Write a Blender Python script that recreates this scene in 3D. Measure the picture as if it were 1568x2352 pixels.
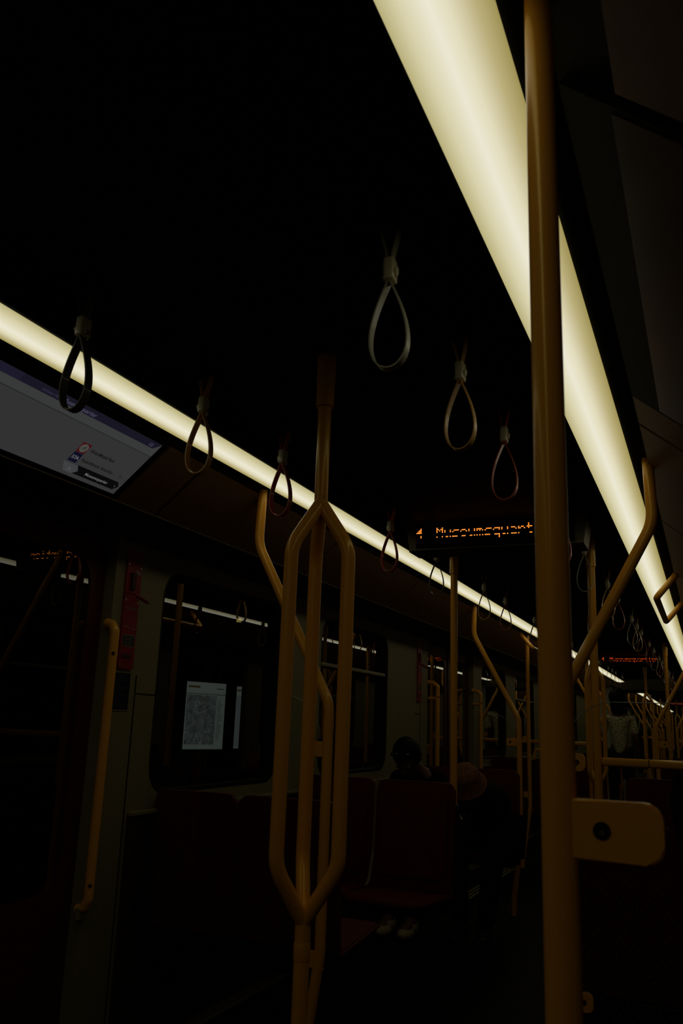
import bpy, bmesh, math, random
from mathutils import Vector, Matrix
random.seed(4)
for o in list(bpy.data.objects): bpy.data.objects.remove(o)
sc = bpy.context.scene
COL = sc.collection
R = math.radians

# ------------------------------------------------------------------ camera
FPX, YAW, PITCH, ROLL = 1930.0, R(23.6), R(14.0), R(2.08)
CAMPOS = Vector((.836, 0, 1.2))
cd = bpy.data.cameras.new('camera'); cam = bpy.data.objects.new('camera', cd); COL.objects.link(cam)
cd.sensor_fit = 'VERTICAL'; cd.sensor_height = 36.0; cd.lens = 36.0 * FPX / 2352.0
cd.clip_start = .02; cd.clip_end = 200
fw = Vector((-math.sin(YAW)*math.cos(PITCH), math.cos(YAW)*math.cos(PITCH), math.sin(PITCH)))
rt = Vector((math.cos(YAW), math.sin(YAW), 0)); up = rt.cross(fw)
rt2 = rt*math.cos(ROLL) + up*math.sin(ROLL); up2 = -rt*math.sin(ROLL) + up*math.cos(ROLL)
M = Matrix((rt2, up2, -fw)).transposed().to_4x4(); M.translation = CAMPOS
cam.matrix_world = M
cd.dof.use_dof = True; cd.dof.focus_distance = 3.4; cd.dof.aperture_fstop = 11.0
sc.camera = cam
# ------------------------------------------------------------------ world, exposure
w = bpy.data.worlds.new('world'); sc.world = w; w.use_nodes = True
w.node_tree.nodes['Background'].inputs[0].default_value = (0, 0, 0, 1)
w.node_tree.nodes['Background'].inputs[1].default_value = 0
sc.view_settings.view_transform = 'Standard'; sc.view_settings.look = 'None'
sc.view_settings.exposure = 0.0; sc.view_settings.gamma = 1.0
try: sc.view_settings.use_curve_mapping = False
except Exception: pass

# ------------------------------------------------------------------ materials
def lin(c): return tuple(((v/255)/12.92 if v/255 <= .04045 else ((v/255+.055)/1.055)**2.4) for v in c)
def mat(name, col, rough=.5, metal=0, spec=.5, noise=0, nscale=40, bump=0, coat=0):
    m = bpy.data.materials.new(name); m.use_nodes = True; nt = m.node_tree; b = nt.nodes['Principled BSDF']
    b.inputs['Base Color'].default_value = (*col, 1); b.inputs['Roughness'].default_value = rough
    b.inputs['Metallic'].default_value = metal; b.inputs['Specular IOR Level'].default_value = spec
    b.inputs['Coat Weight'].default_value = coat; b.inputs['Coat Roughness'].default_value = .04
    if noise or bump:
        tc = nt.nodes.new('ShaderNodeTexCoord'); n = nt.nodes.new('ShaderNodeTexNoise')
        n.inputs['Scale'].default_value = nscale; n.inputs['Detail'].default_value = 4
        nt.links.new(tc.outputs['Object'], n.inputs['Vector'])
        if noise:
            r = nt.nodes.new('ShaderNodeValToRGB')
            r.color_ramp.elements[0].position = .3; r.color_ramp.elements[1].position = .7
            r.color_ramp.elements[0].color = (*[c*(1-noise) for c in col], 1)
            r.color_ramp.elements[1].color = (*[min(1, c*(1+noise)) for c in col], 1)
            nt.links.new(n.outputs['Fac'], r.inputs['Fac']); nt.links.new(r.outputs['Color'], b.inputs['Base Color'])
        if bump:
            bp = nt.nodes.new('ShaderNodeBump'); bp.inputs['Strength'].default_value = bump; bp.inputs['Distance'].default_value = .002
            nt.links.new(n.outputs['Fac'], bp.inputs['Height']); nt.links.new(bp.outputs['Normal'], b.inputs['Normal'])
    return m
def emit(name, col, strength=1.0, extra=None):
    m = bpy.data.materials.new(name); m.use_nodes = True; nt = m.node_tree; nt.nodes.clear()
    e = nt.nodes.new('ShaderNodeEmission'); o = nt.nodes.new('ShaderNodeOutputMaterial')
    e.inputs[0].default_value = (*col, 1); e.inputs[1].default_value = strength
    nt.links.new(e.outputs[0], o.inputs[0])
    return m
def glassm(name, tint=(1, 1, 1), k=1.5, rough=.0, panes=1.0):
    """thin glass: front faces reflect (panes = how many surfaces add up), back faces let light through"""
    m = bpy.data.materials.new(name); m.use_nodes = True; nt = m.node_tree; nt.nodes.clear()
    t = nt.nodes.new('ShaderNodeBsdfTransparent'); g = nt.nodes.new('ShaderNodeBsdfGlossy'); f = nt.nodes.new('ShaderNodeFresnel')
    mx = nt.nodes.new('ShaderNodeMixShader'); o = nt.nodes.new('ShaderNodeOutputMaterial')
    t.inputs[0].default_value = (*tint, 1); g.inputs['Roughness'].default_value = rough; f.inputs[0].default_value = k
    ge = nt.nodes.new('ShaderNodeNewGeometry'); a = nt.nodes.new('ShaderNodeMath'); a.operation = 'SUBTRACT'; a.inputs[0].default_value = 1
    m1 = nt.nodes.new('ShaderNodeMath'); m1.operation = 'MULTIPLY'; m2 = nt.nodes.new('ShaderNodeMath'); m2.operation = 'MULTIPLY'; m2.use_clamp = True; m2.inputs[1].default_value = panes
    nt.links.new(ge.outputs['Backfacing'], a.inputs[1]); nt.links.new(f.outputs[0], m1.inputs[0]); nt.links.new(a.outputs[0], m1.inputs[1]); nt.links.new(m1.outputs[0], m2.inputs[0])
    nt.links.new(m2.outputs[0], mx.inputs[0]); nt.links.new(t.outputs[0], mx.inputs[1]); nt.links.new(g.outputs[0], mx.inputs[2])
    nt.links.new(mx.outputs[0], o.inputs[0]); return m

YEL = mat('yellow_paint', (1.0, .43, .050), .24, spec=.95, noise=.04, nscale=300, bump=.03, coat=.12)
YEL.node_tree.nodes['Principled BSDF'].inputs['Specular Tint'].default_value = (1, .78, .22, 1)
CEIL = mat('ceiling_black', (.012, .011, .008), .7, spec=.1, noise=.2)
COVE = mat('cove_panel', (.15, .075, .027), .5, spec=.15, noise=.1, bump=.1)
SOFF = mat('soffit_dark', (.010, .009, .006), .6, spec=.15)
WALL = mat('wall_panel', (.25, .215, .115), .55, spec=.2, noise=.10, nscale=180, bump=.15)
SEAM = mat('seam_black', (.004, .004, .004), .8, spec=.05)
RUB = mat('rubber_black', (.006, .006, .006), .6, spec=.15)
FLOOR = mat('floor_lino', (.004, .004, .0035), .6, spec=.06, noise=.4, nscale=90)
DOORM = mat('door_red', (.075, .012, .006), .4, spec=.3)
SEATR = mat('seat_red', (.10, .008, .008), .55, spec=.2, noise=.2, nscale=120)
SEATG = mat('seat_grey_rim', (.22, .19, .12), .5, spec=.3)
REDP = mat('device_red', (.30, .012, .020), .4, spec=.3)
REDL = mat('sticker_red', (.36, .045, .035), .5)
WHT = mat('print_white', (.60, .56, .42), .5)
PRT = mat('print_pale', (.30, .26, .18), .5)
NAVY = mat('sticker_navy', (.008, .014, .022), .5, spec=.1)
MET = mat('bare_metal', (.55, .50, .38), .3, metal=1)
CLIP = mat('clip_grey', (.85, .78, .52), .32, spec=.5, coat=.4)
STGSHADE = mat('strap_grey_shaded', (.12, .12, .085), .38, spec=.5, coat=.2)  # grey strap with its backlit shade put into the colour, left row only
STG = mat('strap_grey', (.50, .51, .38), .38, spec=.5, coat=.2)
STY = mat('strap_tan', (.76, .42, .09), .38, spec=.5, coat=.2)
STR = mat('strap_red', (.66, .11, .06), .38, spec=.5, coat=.2)
BLK = mat('plastic_black', (.006, .006, .005), .5, spec=.15)
HOUS = mat('sign_housing', (.24, .22, .15), .5, spec=.2)
GLASS = glassm('window_glass', (.92, .96, .96), 1.5, panes=2.6)
PGLASS = glassm('partition_glass', (.96, .98, .96), 1.5, panes=1.0)
GEDGE = mat('glass_edge', (.32, .33, .25), .25, spec=.6)
OUT = mat('station_dark', (.004, .004, .004), .9, spec=.02)
SKIN = mat('skin', (.13, .05, .028), .55)
HAIR = mat('hair_black', (.003, .003, .003), .55, spec=.1)
CLOTHK = mat('cloth_black', (.005, .005, .006), .8, spec=.05)
JEAN = mat('cloth_dark', (.016, .017, .016), .8, spec=.05)
LEDM = emit('led_orange', (1.0, .27, .035), 1.5)
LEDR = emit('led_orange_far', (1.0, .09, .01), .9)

def strip_mat():
    m = bpy.data.materials.new('light_diffuser'); m.use_nodes = True; nt = m.node_tree; nt.nodes.clear()
    tc = nt.nodes.new('ShaderNodeUVMap'); sp = nt.nodes.new('ShaderNodeSeparateXYZ'); r = nt.nodes.new('ShaderNodeValToRGB')
    e = nt.nodes.new('ShaderNodeEmission'); o = nt.nodes.new('ShaderNodeOutputMaterial')
    stops = [(0, (184, 174, 122)), (.22, (216, 209, 172)), (.46, (236, 231, 210)), (.62, (226, 219, 188)), (.84, (186, 174, 124)), (1, (158, 144, 84))]
    cr = r.color_ramp; cr.interpolation = 'B_SPLINE' if False else 'LINEAR'
    cr.elements[0].position = 0; cr.elements[1].position = 1
    for p, c in stops[1:-1]: cr.elements.new(p)
    for el, (p, c) in zip(cr.elements, stops): el.position = p; el.color = (*lin(c), 1)
    nt.links.new(tc.outputs[0], sp.inputs[0]); nt.links.new(sp.outputs[0], r.inputs[0])
    nt.links.new(r.outputs[0], e.inputs[0]); nt.links.new(e.outputs[0], o.inputs[0]); return m
STRIP = strip_mat()

# ------------------------------------------------------------------ helpers
def obj(name, bm, m, parent=None, smooth=False, angle=40):
    me = bpy.data.meshes.new(name); bmesh.ops.recalc_face_normals(bm, faces=bm.faces[:]); bm.to_mesh(me); bm.free()
    me.materials.append(m)
    if smooth:
        for p in me.polygons: p.use_smooth = True
        try: me.set_sharp_from_angle(angle=R(angle))
        except Exception: pass
    o = bpy.data.objects.new(name, me); COL.objects.link(o)
    if parent: o.parent = parent
    return o
def tag(o, label=None, cat=None, group=None, kind=None):
    if label: o['label'] = label
    if cat: o['category'] = cat
    if group: o['group'] = group
    if kind: o['kind'] = kind
    return o
def empty(name, loc, label, cat, group=None, rz=0):
    o = bpy.data.objects.new(name, None); o.empty_display_size = .05; COL.objects.link(o)
    o.location = loc; o.rotation_euler = (0, 0, rz); return tag(o, label, cat, group)
def copy_tree(o, parent=None):
    c = o.copy(); COL.objects.link(c); c.parent = parent
    for ch in [x for x in KIDS.get(o.name, [])]: copy_tree2(ch, c)
    return c
def copy_tree2(o, parent):
    c = o.copy(); COL.objects.link(c); c.parent = parent
    for ch in list(o.children): copy_tree2(ch, c)
def dup(root, loc, label, cat=None, group=None, rz=None, sx=1):
    r = root.copy(); COL.objects.link(r); r.location = loc
    if rz is not None: r.rotation_euler = (0, 0, rz)
    if sx != 1: r.scale = (sx, 1, 1)
    r['label'] = label
    if group: r['group'] = group
    if cat: r['category'] = cat
    for ch in list(root.children): copy_tree2(ch, r)
    return r
def box(bm, x0, x1, y0, y1, z0, z1, bev=0, seg=2):
    vs = [bm.verts.new((x, y, z)) for x in (x0, x1) for y in (y0, y1) for z in (z0, z1)]
    fs = [(0,1,3,2),(4,6,7,5),(0,4,5,1),(2,3,7,6),(0,2,6,4),(1,5,7,3)]
    f = [bm.faces.new([vs[i] for i in q]) for q in fs]
    if bev:
        es = list({e for q in f for e in q.edges})
        bmesh.ops.bevel(bm, geom=es, offset=bev, segments=seg, affect='EDGES', profile=.5)
    return bm
def bx(*a, **k): return box(bmesh.new(), *a, **k)
def fillet(pts, r, n=8):
    pts = [Vector(p) for p in pts]; out = [pts[0]]
    for i in range(1, len(pts)-1):
        a, b, c = pts[i-1], pts[i], pts[i+1]
        u = (a-b).normalized(); v = (c-b).normalized(); ang = u.angle(v)
        rr = r[i-1] if isinstance(r, (list, tuple)) else r
        d = min(rr/math.tan(ang/2), (a-b).length*.48, (c-b).length*.48)
        p, q = b+u*d, b+v*d
        for k in range(n+1):
            t = k/n; out.append(p*(1-t)**2 + b*2*t*(1-t) + q*t*t)
    out.append(pts[-1]); return out
def tube(bm, pts, rad, seg=20, cap=True, radii=None):
    pts = [Vector(p) for p in pts]; n = len(pts); rings = []
    t0 = (pts[1]-pts[0]).normalized(); ref = Vector((0, 1, 0)) if abs(t0.y) < .9 else Vector((1, 0, 0))
    nrm = (ref - t0*ref.dot(t0)).normalized()
    for i in range(n):
        t = (pts[min(i+1, n-1)]-pts[max(i-1, 0)]).normalized()
        nrm = (nrm - t*nrm.dot(t)).normalized(); bi = t.cross(nrm)
        rr = radii[i] if radii else rad
        rings.append([bm.verts.new(pts[i] + (nrm*math.cos(a)+bi*math.sin(a))*rr) for a in [2*math.pi*k/seg for k in range(seg)]])
    for i in range(n-1):
        for k in range(seg):
            bm.faces.new((rings[i][k], rings[i][(k+1) % seg], rings[i+1][(k+1) % seg], rings[i+1][k]))
    if cap:
        bm.faces.new(rings[0][::-1]); bm.faces.new(rings[-1])
    return bm
def tb(pts, rad, **k): return tube(bmesh.new(), pts, rad, **k)
def prism(bm, poly, axis, a, b):
    """extrude 2-D polygon: axis 0 -> poly in (y,z), 1 -> (x,z), 2 -> (x,y)"""
    def P(p, t): return (t, p[0], p[1]) if axis == 0 else ((p[0], t, p[1]) if axis == 1 else (p[0], p[1], t))
    A = [bm.verts.new(P(p, a)) for p in poly]; B = [bm.verts.new(P(p, b)) for p in poly]; n = len(poly)
    bm.faces.new(A); bm.faces.new(B[::-1])
    for i in range(n): bm.faces.new((A[i], B[i], B[(i+1) % n], A[(i+1) % n]))
    return bm
def rrect(x0, x1, z0, z1, r, n=6, corners=(1, 1, 1, 1)):
    out = []
    for k, (cx, cz, a0) in enumerate([(x1-r, z1-r, 0), (x0+r, z1-r, 90), (x0+r, z0+r, 180), (x1-r, z0+r, 270)]):
        if corners[k]:
            for i in range(n+1):
                a = R(a0+90*i/n); out.append((cx+r*math.cos(a), cz+r*math.sin(a)))
        else: out.append([(x1, z1), (x0, z1), (x0, z0), (x1, z0)][k])
    return out
def plate_with_holes(outer, holes, axis, a, b):
    """flat sheet with holes, given thickness"""
    bm = bmesh.new()
    def P(p, t): return (t, p[0], p[1]) if axis == 0 else (p[0], t, p[1])
    es = []
    for loop in [outer]+holes:
        vs = [bm.verts.new(P(p, a)) for p in loop]
        es += [bm.edges.new((vs[i], vs[(i+1) % len(vs)])) for i in range(len(vs))]
    bmesh.ops.triangle_fill(bm, use_beauty=True, edges=es)
    def inside(pt, poly):
        c = False; x, y = pt; j = len(poly)-1
        for i in range(len(poly)):
            xi, yi = poly[i]; xj, yj = poly[j]
            if (yi > y) != (yj > y) and x < (xj-xi)*(y-yi)/(yj-yi)+xi: c = not c
            j = i
        return c
    bad = []
    for f in bm.faces:
        m = f.calc_center_median(); pt = (m.y, m.z) if axis == 0 else (m.x, m.z)
        if any(inside(pt, h) for h in holes): bad.append(f)
    if bad: bmesh.ops.delete(bm, geom=bad, context='FACES')
    r = bmesh.ops.extrude_face_region(bm, geom=bm.faces[:])
    d = Vector((b-a, 0, 0)) if axis == 0 else Vector((0, b-a, 0))
    bmesh.ops.translate(bm, verts=[v for v in r['geom'] if isinstance(v, bmesh.types.BMVert)], vec=d)
    return bm
def lathe(bm, prof, cx=0, cy=0, seg=24):
    rings = [[bm.verts.new((cx+r*math.cos(2*math.pi*k/seg), cy+r*math.sin(2*math.pi*k/seg), z)) for k in range(seg)] for r, z in prof]
    for i in range(len(rings)-1):
        for k in range(seg): bm.faces.new((rings[i][k], rings[i][(k+1) % seg], rings[i+1][(k+1) % seg], rings[i+1][k]))
    bm.faces.new(rings[0][::-1]); bm.faces.new(rings[-1]); return bm
def cyl(p0, p1, r, seg=20): return tb([p0, p1], r, seg=seg)
def text_mesh(name, s, size, m, parent, mw, bold=0, align='LEFT', shear=0):
    cu = bpy.data.curves.new(name, 'FONT'); cu.body = s; cu.size = size; cu.align_x = align; cu.extrude = .0002
    cu.offset = bold; cu.shear = shear; cu.resolution_u = 3
    t = bpy.data.objects.new('tmp', cu); COL.objects.link(t)
    dg = bpy.context.evaluated_depsgraph_get(); me = bpy.data.meshes.new_from_object(t.evaluated_get(dg))
    bpy.data.objects.remove(t); me.name = name; me.transform(mw); me.materials.clear(); me.materials.append(m)
    o = bpy.data.objects.new(name, me); COL.objects.link(o); o.parent = parent; return o

P = 5.16                       # door pitch
D0 = 1.78                      # centre of the first doorway
Y0, Y1 = -3.4, 15.7            # this car
YG = 17.4                      # gangway end
Y2 = 37.0
ORD = ['first', 'second', 'third', 'fourth', 'fifth', 'sixth', 'seventh', 'eighth', 'ninth', 'tenth', 'eleventh', 'twelfth', 'thirteenth',
       'fourteenth', 'fifteenth', 'sixteenth', 'seventeenth', 'eighteenth', 'nineteenth', 'twentieth', 'twenty-first', 'twenty-second', 'twenty-third',
       'twenty-fourth', 'twenty-fifth', 'twenty-sixth', 'twenty-seventh', 'twenty-eighth', 'twenty-ninth', 'thirtieth', 'thirty-first', 'thirty-second', 'thirty-third', 'thirty-fourth']

# ------------------------------------------------------------------ shell
HW = 1.125
tag(obj('floor', bx(-1.25, 1.25, Y0, Y2, -.06, 0), FLOOR), kind='structure')
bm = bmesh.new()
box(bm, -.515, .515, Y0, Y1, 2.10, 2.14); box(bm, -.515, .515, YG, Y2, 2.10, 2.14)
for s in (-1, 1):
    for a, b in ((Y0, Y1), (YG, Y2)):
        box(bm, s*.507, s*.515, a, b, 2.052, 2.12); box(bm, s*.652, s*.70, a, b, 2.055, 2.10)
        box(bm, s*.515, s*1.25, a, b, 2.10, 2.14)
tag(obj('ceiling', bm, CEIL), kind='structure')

def cove(s, name, segs, soff=False):
    bm = bmesh.new()
    a0, b = Vector((.704, 2.034)), Vector((.894, 1.873)); n = Vector((b.y-a0.y, -(b.x-a0.x))).normalized()
    n = -n if n.y < 0 else n
    th = n*.012
    for y0, y1 in segs:
        a = a0.lerp(b, .375) if (s > 0 and y1 < 1) else a0
        poly = [a, b, b+th, a+th]
        prism(bm, [(s*p.x, p.y) for p in poly], 1, y0, y1)
    return tag(obj(name, bm, COVE), kind='structure')
def joints(a, b, js, gap=.011):
    out = []; y = a
    for j in js:
        if a < j < b: out.append((y, j-gap)); y = j+gap
    out.append((y, b)); return out
JS = [2.35+1.19*k for k in range(-5, 12)]
cove(-1, 'trim_1', joints(Y0, .86, JS)+joints(2.135, Y1, JS)+joints(YG, Y2, [17.9+1.19*k for k in range(16)]))
cove(1, 'trim_2', joints(Y0, .945, [-.24])+joints(2.135, Y1, JS)+joints(YG, Y2, [17.9+1.19*k for k in range(16)]))
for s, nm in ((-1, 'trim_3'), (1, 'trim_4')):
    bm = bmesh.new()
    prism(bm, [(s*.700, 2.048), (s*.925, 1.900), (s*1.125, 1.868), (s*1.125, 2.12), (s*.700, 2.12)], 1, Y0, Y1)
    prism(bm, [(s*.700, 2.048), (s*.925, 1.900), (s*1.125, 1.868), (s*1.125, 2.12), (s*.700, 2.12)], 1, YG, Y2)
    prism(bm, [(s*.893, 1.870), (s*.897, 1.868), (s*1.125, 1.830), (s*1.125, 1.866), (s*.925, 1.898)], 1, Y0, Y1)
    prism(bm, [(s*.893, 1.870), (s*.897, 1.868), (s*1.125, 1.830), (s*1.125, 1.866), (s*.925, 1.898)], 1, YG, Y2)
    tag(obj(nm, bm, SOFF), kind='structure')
    bm = bmesh.new()                                               # thin bead along the soffit edge
    for a, b in ((Y0, Y1), (YG, Y2)): tube(bm, [(s*.893, a, 1.869), (s*.893, b, 1.869)], .0022, seg=6)
    tag(obj('trim_%d' % (5 if s < 0 else 6), bm, mat('bead_%d' % s, (.14, .11, .06), .4), smooth=True), kind='structure')

# walls with rounded window openings and door openings
doors, windows = [], []
car_centres = [D0+P*k for k in range(-1, 3)]
far_centres = [19.7+P*k for k in range(0, 4)]
for c in car_centres+far_centres: doors.append((c-.70, c+.675))
def bay_windows(c):
    return [(c+.98, c+2.03), (c+2.50, c+3.58)]
for c in car_centres[:-1]+far_centres[:-1]: windows += bay_windows(c)
windows += [(12.1+.98, 12.1+2.03)]
windows = sorted(w_ for w_ in windows)
def wall(s, name):
    bm = None
    ys = [Y0]+[v for d in doors for v in d]+[Y2]
    segs = [(ys[i], ys[i+1]) for i in range(0, len(ys), 2)]
    allbm = bmesh.new()
    for a, b in segs:
        hs = [rrect(wa, wb, .905, 1.765, .11, 8) for wa, wb in windows if wa > a and wb < b]
        t = plate_with_holes([(a, 0), (b, 0), (b, 1.85), (a, 1.85)], hs, 0, s*HW, s*(HW+.05))
        me = bpy.data.meshes.new('t'); t.to_mesh(me); t.free(); allbm.from_mesh(me); bpy.data.meshes.remove(me)
    for a, b in doors: box(allbm, s*HW, s*(HW+.05), a, b, 1.835, 1.90)
    return tag(obj(name, allbm, WALL), kind='structure')
wall(-1, 'wall_left'); wall(1, 'wall_right')
# lower wall lining under the sill, ledge, seams
for s, n1, n2, n3 in ((-1, 'trim_7', 'trim_8', 'trim_9'), (1, 'trim_10', 'trim_11', 'trim_12')):
    bl, bd, bs = bmesh.new(), bmesh.new(), bmesh.new()
    ys = [Y0]+[v for d in doors for v in d]+[Y2]
    for i in range(0, len(ys), 2):
        a, b = ys[i]+.20, ys[i+1]-.20
        if b-a > .3:
            box(bl, s*(HW-.022), s*(HW+.01), a, b, .842, .857, bev=.003)
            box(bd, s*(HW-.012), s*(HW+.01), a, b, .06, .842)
    for a, b in doors:
        for y in (b+.178, a-.178):
            box(bs, s*(HW-.0015), s*(HW+.01), y-.003, y+.003, .05, 1.34)
            e = (y, y+.14) if y > b else (y-.14, y)
            box(bs, s*(HW-.0015), s*(HW+.01), e[0], e[1], 1.272, 1.276)
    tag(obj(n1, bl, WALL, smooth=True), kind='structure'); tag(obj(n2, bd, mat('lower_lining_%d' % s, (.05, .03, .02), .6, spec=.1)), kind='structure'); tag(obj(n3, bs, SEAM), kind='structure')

# windows: frame + pane (+ hopper bar on every second one)
wn = 0
for s in (-1, 1):
    for i, (a, b) in enumerate(windows):
        wn += 1
        root = empty('window_%d' % wn, (s*HW, (a+b)/2, .905), None, None); root['kind'] = 'structure'
        h = (b-a)/2
        o = rrect(-h-.0, h+.0, 0, .86, .11, 8); inn = rrect(-h+.016, h-.016, .016, .844, .096, 8)
        obj('window_frame', plate_with_holes(o, [inn], 0, s*.004, s*.05), RUB, root)
        g = bmesh.new(); prism(g, inn, 0, s*.044, s*.048); obj('pane', g, GLASS, root)
        # second window of each bay opens: hopper bar and grille above
        if any(abs(a-(c+2.50)) < .02 for c in car_centres+far_centres):
            obj('hopper_bar', bx(s*.0 if s < 0 else 0, s*.044, -h+.014, h-.05, .592, .612, bev=.003), mat('hopper_%d' % wn, (.30, .26, .15), .4), root, smooth=True)
            gr = bmesh.new()
            for k in range(2): box(gr, -s*.004, s*.003, -.10, .22, .895+k*.021, .899+k*.021)
            for k in (0, 1): box(gr, -s*.004, s*.003, (-.10, .216)[k], (-.096, .22)[k], .895, .92)
            obj('vent_grille', gr, WALL, root)

# doors
dn = 0
def door(s, a, b):
    global dn; dn += 1
    root = empty('door_%d' % dn, (s*(HW+.045), (a+b)/2, 0), None, None); root['kind'] = 'structure'
    h = (b-a)/2
    for q in (-1, 1):
        y0, y1 = (-h, -.004) if q < 0 else (.004, h)
        win = rrect(y0+.075, y1-.075, .62, 1.74, .10, 8)
        leaf = obj('door_leaf', plate_with_holes([(y0, .01), (y1, .01), (y1, 1.83), (y0, 1.83)], [win], 0, 0, s*.035), DOORM, root)
        g = bmesh.new(); prism(g, win, 0, s*.006, s*.012); obj('pane', g, GLASS, leaf)
        yy = -.012 if q < 0 else .004
        obj('rubber_seal', bx(-s*.004, s*.036, yy, yy+.008, .01, 1.83), RUB, leaf)
for s in (-1, 1):
    for a, b in doors: door(s, a, b)
# back and far end walls
tag(obj('wall_back', bx(-1.25, 1.25, Y0-.05, Y0, 0, 2.14), CEIL), kind='structure')
tag(obj('wall_front', bx(-1.25, 1.25, Y2, Y2+.05, 0, 2.14), CEIL), kind='structure')

# gangway between the two cars
bm = bmesh.new()
prism(bm, rrect(-1.16, 1.16, 0, 2.14, .05, 4), 1, Y1+.30, Y1+.301)
bm.free()
bm = plate_with_holes([(-1.25, 0), (1.25, 0), (1.25, 2.14), (-1.25, 2.14)], [rrect(-.68, .68, 0.02, 1.93, .12, 6, (1, 1, 0, 0))], 1, Y1+.45, YG)
tag(obj('wall_gangway', bm, RUB), kind='structure')
bm = bmesh.new()                                                    # sloped end panels in front of the gangway portal
prism(bm, [(Y1, 2.06), (Y1+.45, 1.93), (Y1+.45, 2.12), (Y1, 2.12)], 0, -.70, .70)
for s in (-1, 1):
    prism(bm, [(s*1.125, Y1), (s*.75, Y1+.45), (s*1.2, Y1+.45), (s*1.2, Y1)], 2, 0, 2.05)
tag(obj('trim_13', bm, mat('end_panel', (.62, .60, .45), .6, spec=.2)), kind='structure')

# aisle edge tread strips
for s, nm in ((-1, 'trim_14'), (1, 'trim_15')):
    bm = bmesh.new()
    for k in range(3):
        box(bm, s*(.84+.032*k)-.008, s*(.84+.032*k)+.008, 5.95, 7.9, 0, .004)
    tag(obj(nm, bm, mat('tread_%d' % s, (.26, .24, .12), .5, spec=.3, noise=.9, nscale=30)), kind='structure')

# ------------------------------------------------------------------ ceiling light strips
def strip(s, a, b, label):
    root = empty('ceiling_light_strip', (s*.5835, a, 2.05), label, 'ceiling light', 'ceiling light strips')
    bm = bmesh.new(); n = 14; L = b-a; uvl = bm.loops.layers.uv.new('UVMap'); rows = []
    for i in range(n+1):
        t = i/n; x = s*(.515+.137*t-.5835); z = -.010*math.sin(math.pi*t)
        rows.append((t, bm.verts.new((x, 0, z)), bm.verts.new((x, L, z))))
    for i in range(n):
        f = bm.faces.new((rows[i][1], rows[i+1][1], rows[i+1][2], rows[i][2]))
        for l in f.loops: l[uvl].uv = (rows[i][0] if l.vert in rows[i][1:] else rows[i+1][0], 0)
    obj('diffuser', bm, STRIP, root, smooth=True)
    obj('light_housing', bx(-.068, .068, .002, L-.002, .004, .048), CEIL, root)
strip(-1, Y0+.05, Y1, 'long glowing cream light strip along the ceiling above the left windows')
strip(1, Y0+.05, Y1, 'long glowing cream light strip along the ceiling on the right, widest at the top of the picture')
strip(-1, YG+.05, Y2-.05, 'glowing left ceiling strip of the next car, seen beyond the gangway')
strip(1, YG+.05, Y2-.05, 'glowing right ceiling strip of the next car, beyond the gangway')

# ------------------------------------------------------------------ poles
TR = .018
def ferrule(parent, x=0, y=0, z0=1.960, z1=2.10):
    return obj('ceiling_collar', lathe(bmesh.new(), [(TR+.001, z0-.002), (TR+.0045, z0), (TR+.0045, z0+.06), (TR+.006, z0+.07), (TR+.006, z1)], x, y), YEL, parent, smooth=True)
def floorcap(parent, x=0, y=0):
    return obj('floor_flange', lathe(bmesh.new(), [(.04, 0), (.04, .006), (.024, .014), (.019, .03)], x, y), YEL, parent, smooth=True)
def make_pole(label, loc, zb=0):
    r = empty('grab_pole', loc, label, 'grab pole', 'straight yellow poles between seats')
    obj('pole', cyl((0, 0, zb), (0, 0, 2.0), TR, 28), YEL, r, smooth=True); ferrule(r)
    if zb == 0: floorcap(r)
    else: obj('seat_bracket', bx(-.024, .024, -.024, .024, zb-.02, zb+.03, bev=.004), BLK, r, smooth=True)
    return r
make_pole('straight yellow pole rising from the corner of the empty red seat left of the aisle', (-.335, 4.16, 0), .80)
pole = make_pole('straight yellow pole right of the aisle holding the long horizontal rail', (.354, 4.1, 0))
dup(pole, (-.330, 9.26, 0), 'yellow pole left of the aisle, mostly hidden behind the near pole')
dup(pole, (.45, 9.22, 0), 'distant yellow pole right of the aisle with a ceiling collar')
for k, y in enumerate((24.0, 29.2)):
    for s in (-1, 1):
        dup(pole, (s*.35, y, 0), 'very distant yellow pole, %s beyond the gangway on the %s' % (ORD[k], 'left' if s < 0 else 'right'))

def make_tripole(loc, label):
    r = empty('three_branch_pole', loc, label, 'grab pole', 'three-branch poles in the doorway areas')
    zt, zb = 1.715, .775; rr = .078; rb = .0165
    obj('upper_pole', cyl((0, 0, zt-.02), (0, 0, 2.0), .0165, 28), YEL, r, smooth=True)
    obj('lower_pole', cyl((0, 0, 0), (0, 0, zb+.005), .0172, 28), YEL, r, smooth=True)
    for a in (120, 240, 0):
        d = Vector((math.cos(R(a)), math.sin(R(a)), 0))
        pts = fillet([Vector((0, 0, zt+.02)), Vector((0, 0, zt)), d*rr+Vector((0, 0, zt-.115)), d*rr+Vector((0, 0, zb+.115)), Vector((0, 0, zb)), Vector((0, 0, zb-.02))],
                     [.02, .10, .10, .02], 8)
        obj('branch', tb(pts, rb, seg=24), YEL, r, smooth=True, angle=60)
    obj('sleeve', lathe(bmesh.new(), [(.0178, zb-.075), (.0186, zb-.07), (.0186, zb-.045), (.0178, zb-.04)]), YEL, r, smooth=True)
    ferrule(r, z0=1.965); floorcap(r); return r
tri = make_tripole((-.006, 1.80, 0), 'large yellow three-branch grab pole standing in the near doorway area')
dup(tri, (-.005, 6.99, 0), 'yellow three-branch pole in the second doorway area, just right of the near pole')
dup(tri, (.060, 12.15, 0), 'small distant three-branch pole in the third doorway area')
for k, y in enumerate(far_centres[:3]):
    dup(tri, (0, y, 0), 'tiny three-branch pole beyond the gangway, %s past it' % ORD[k])

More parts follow.
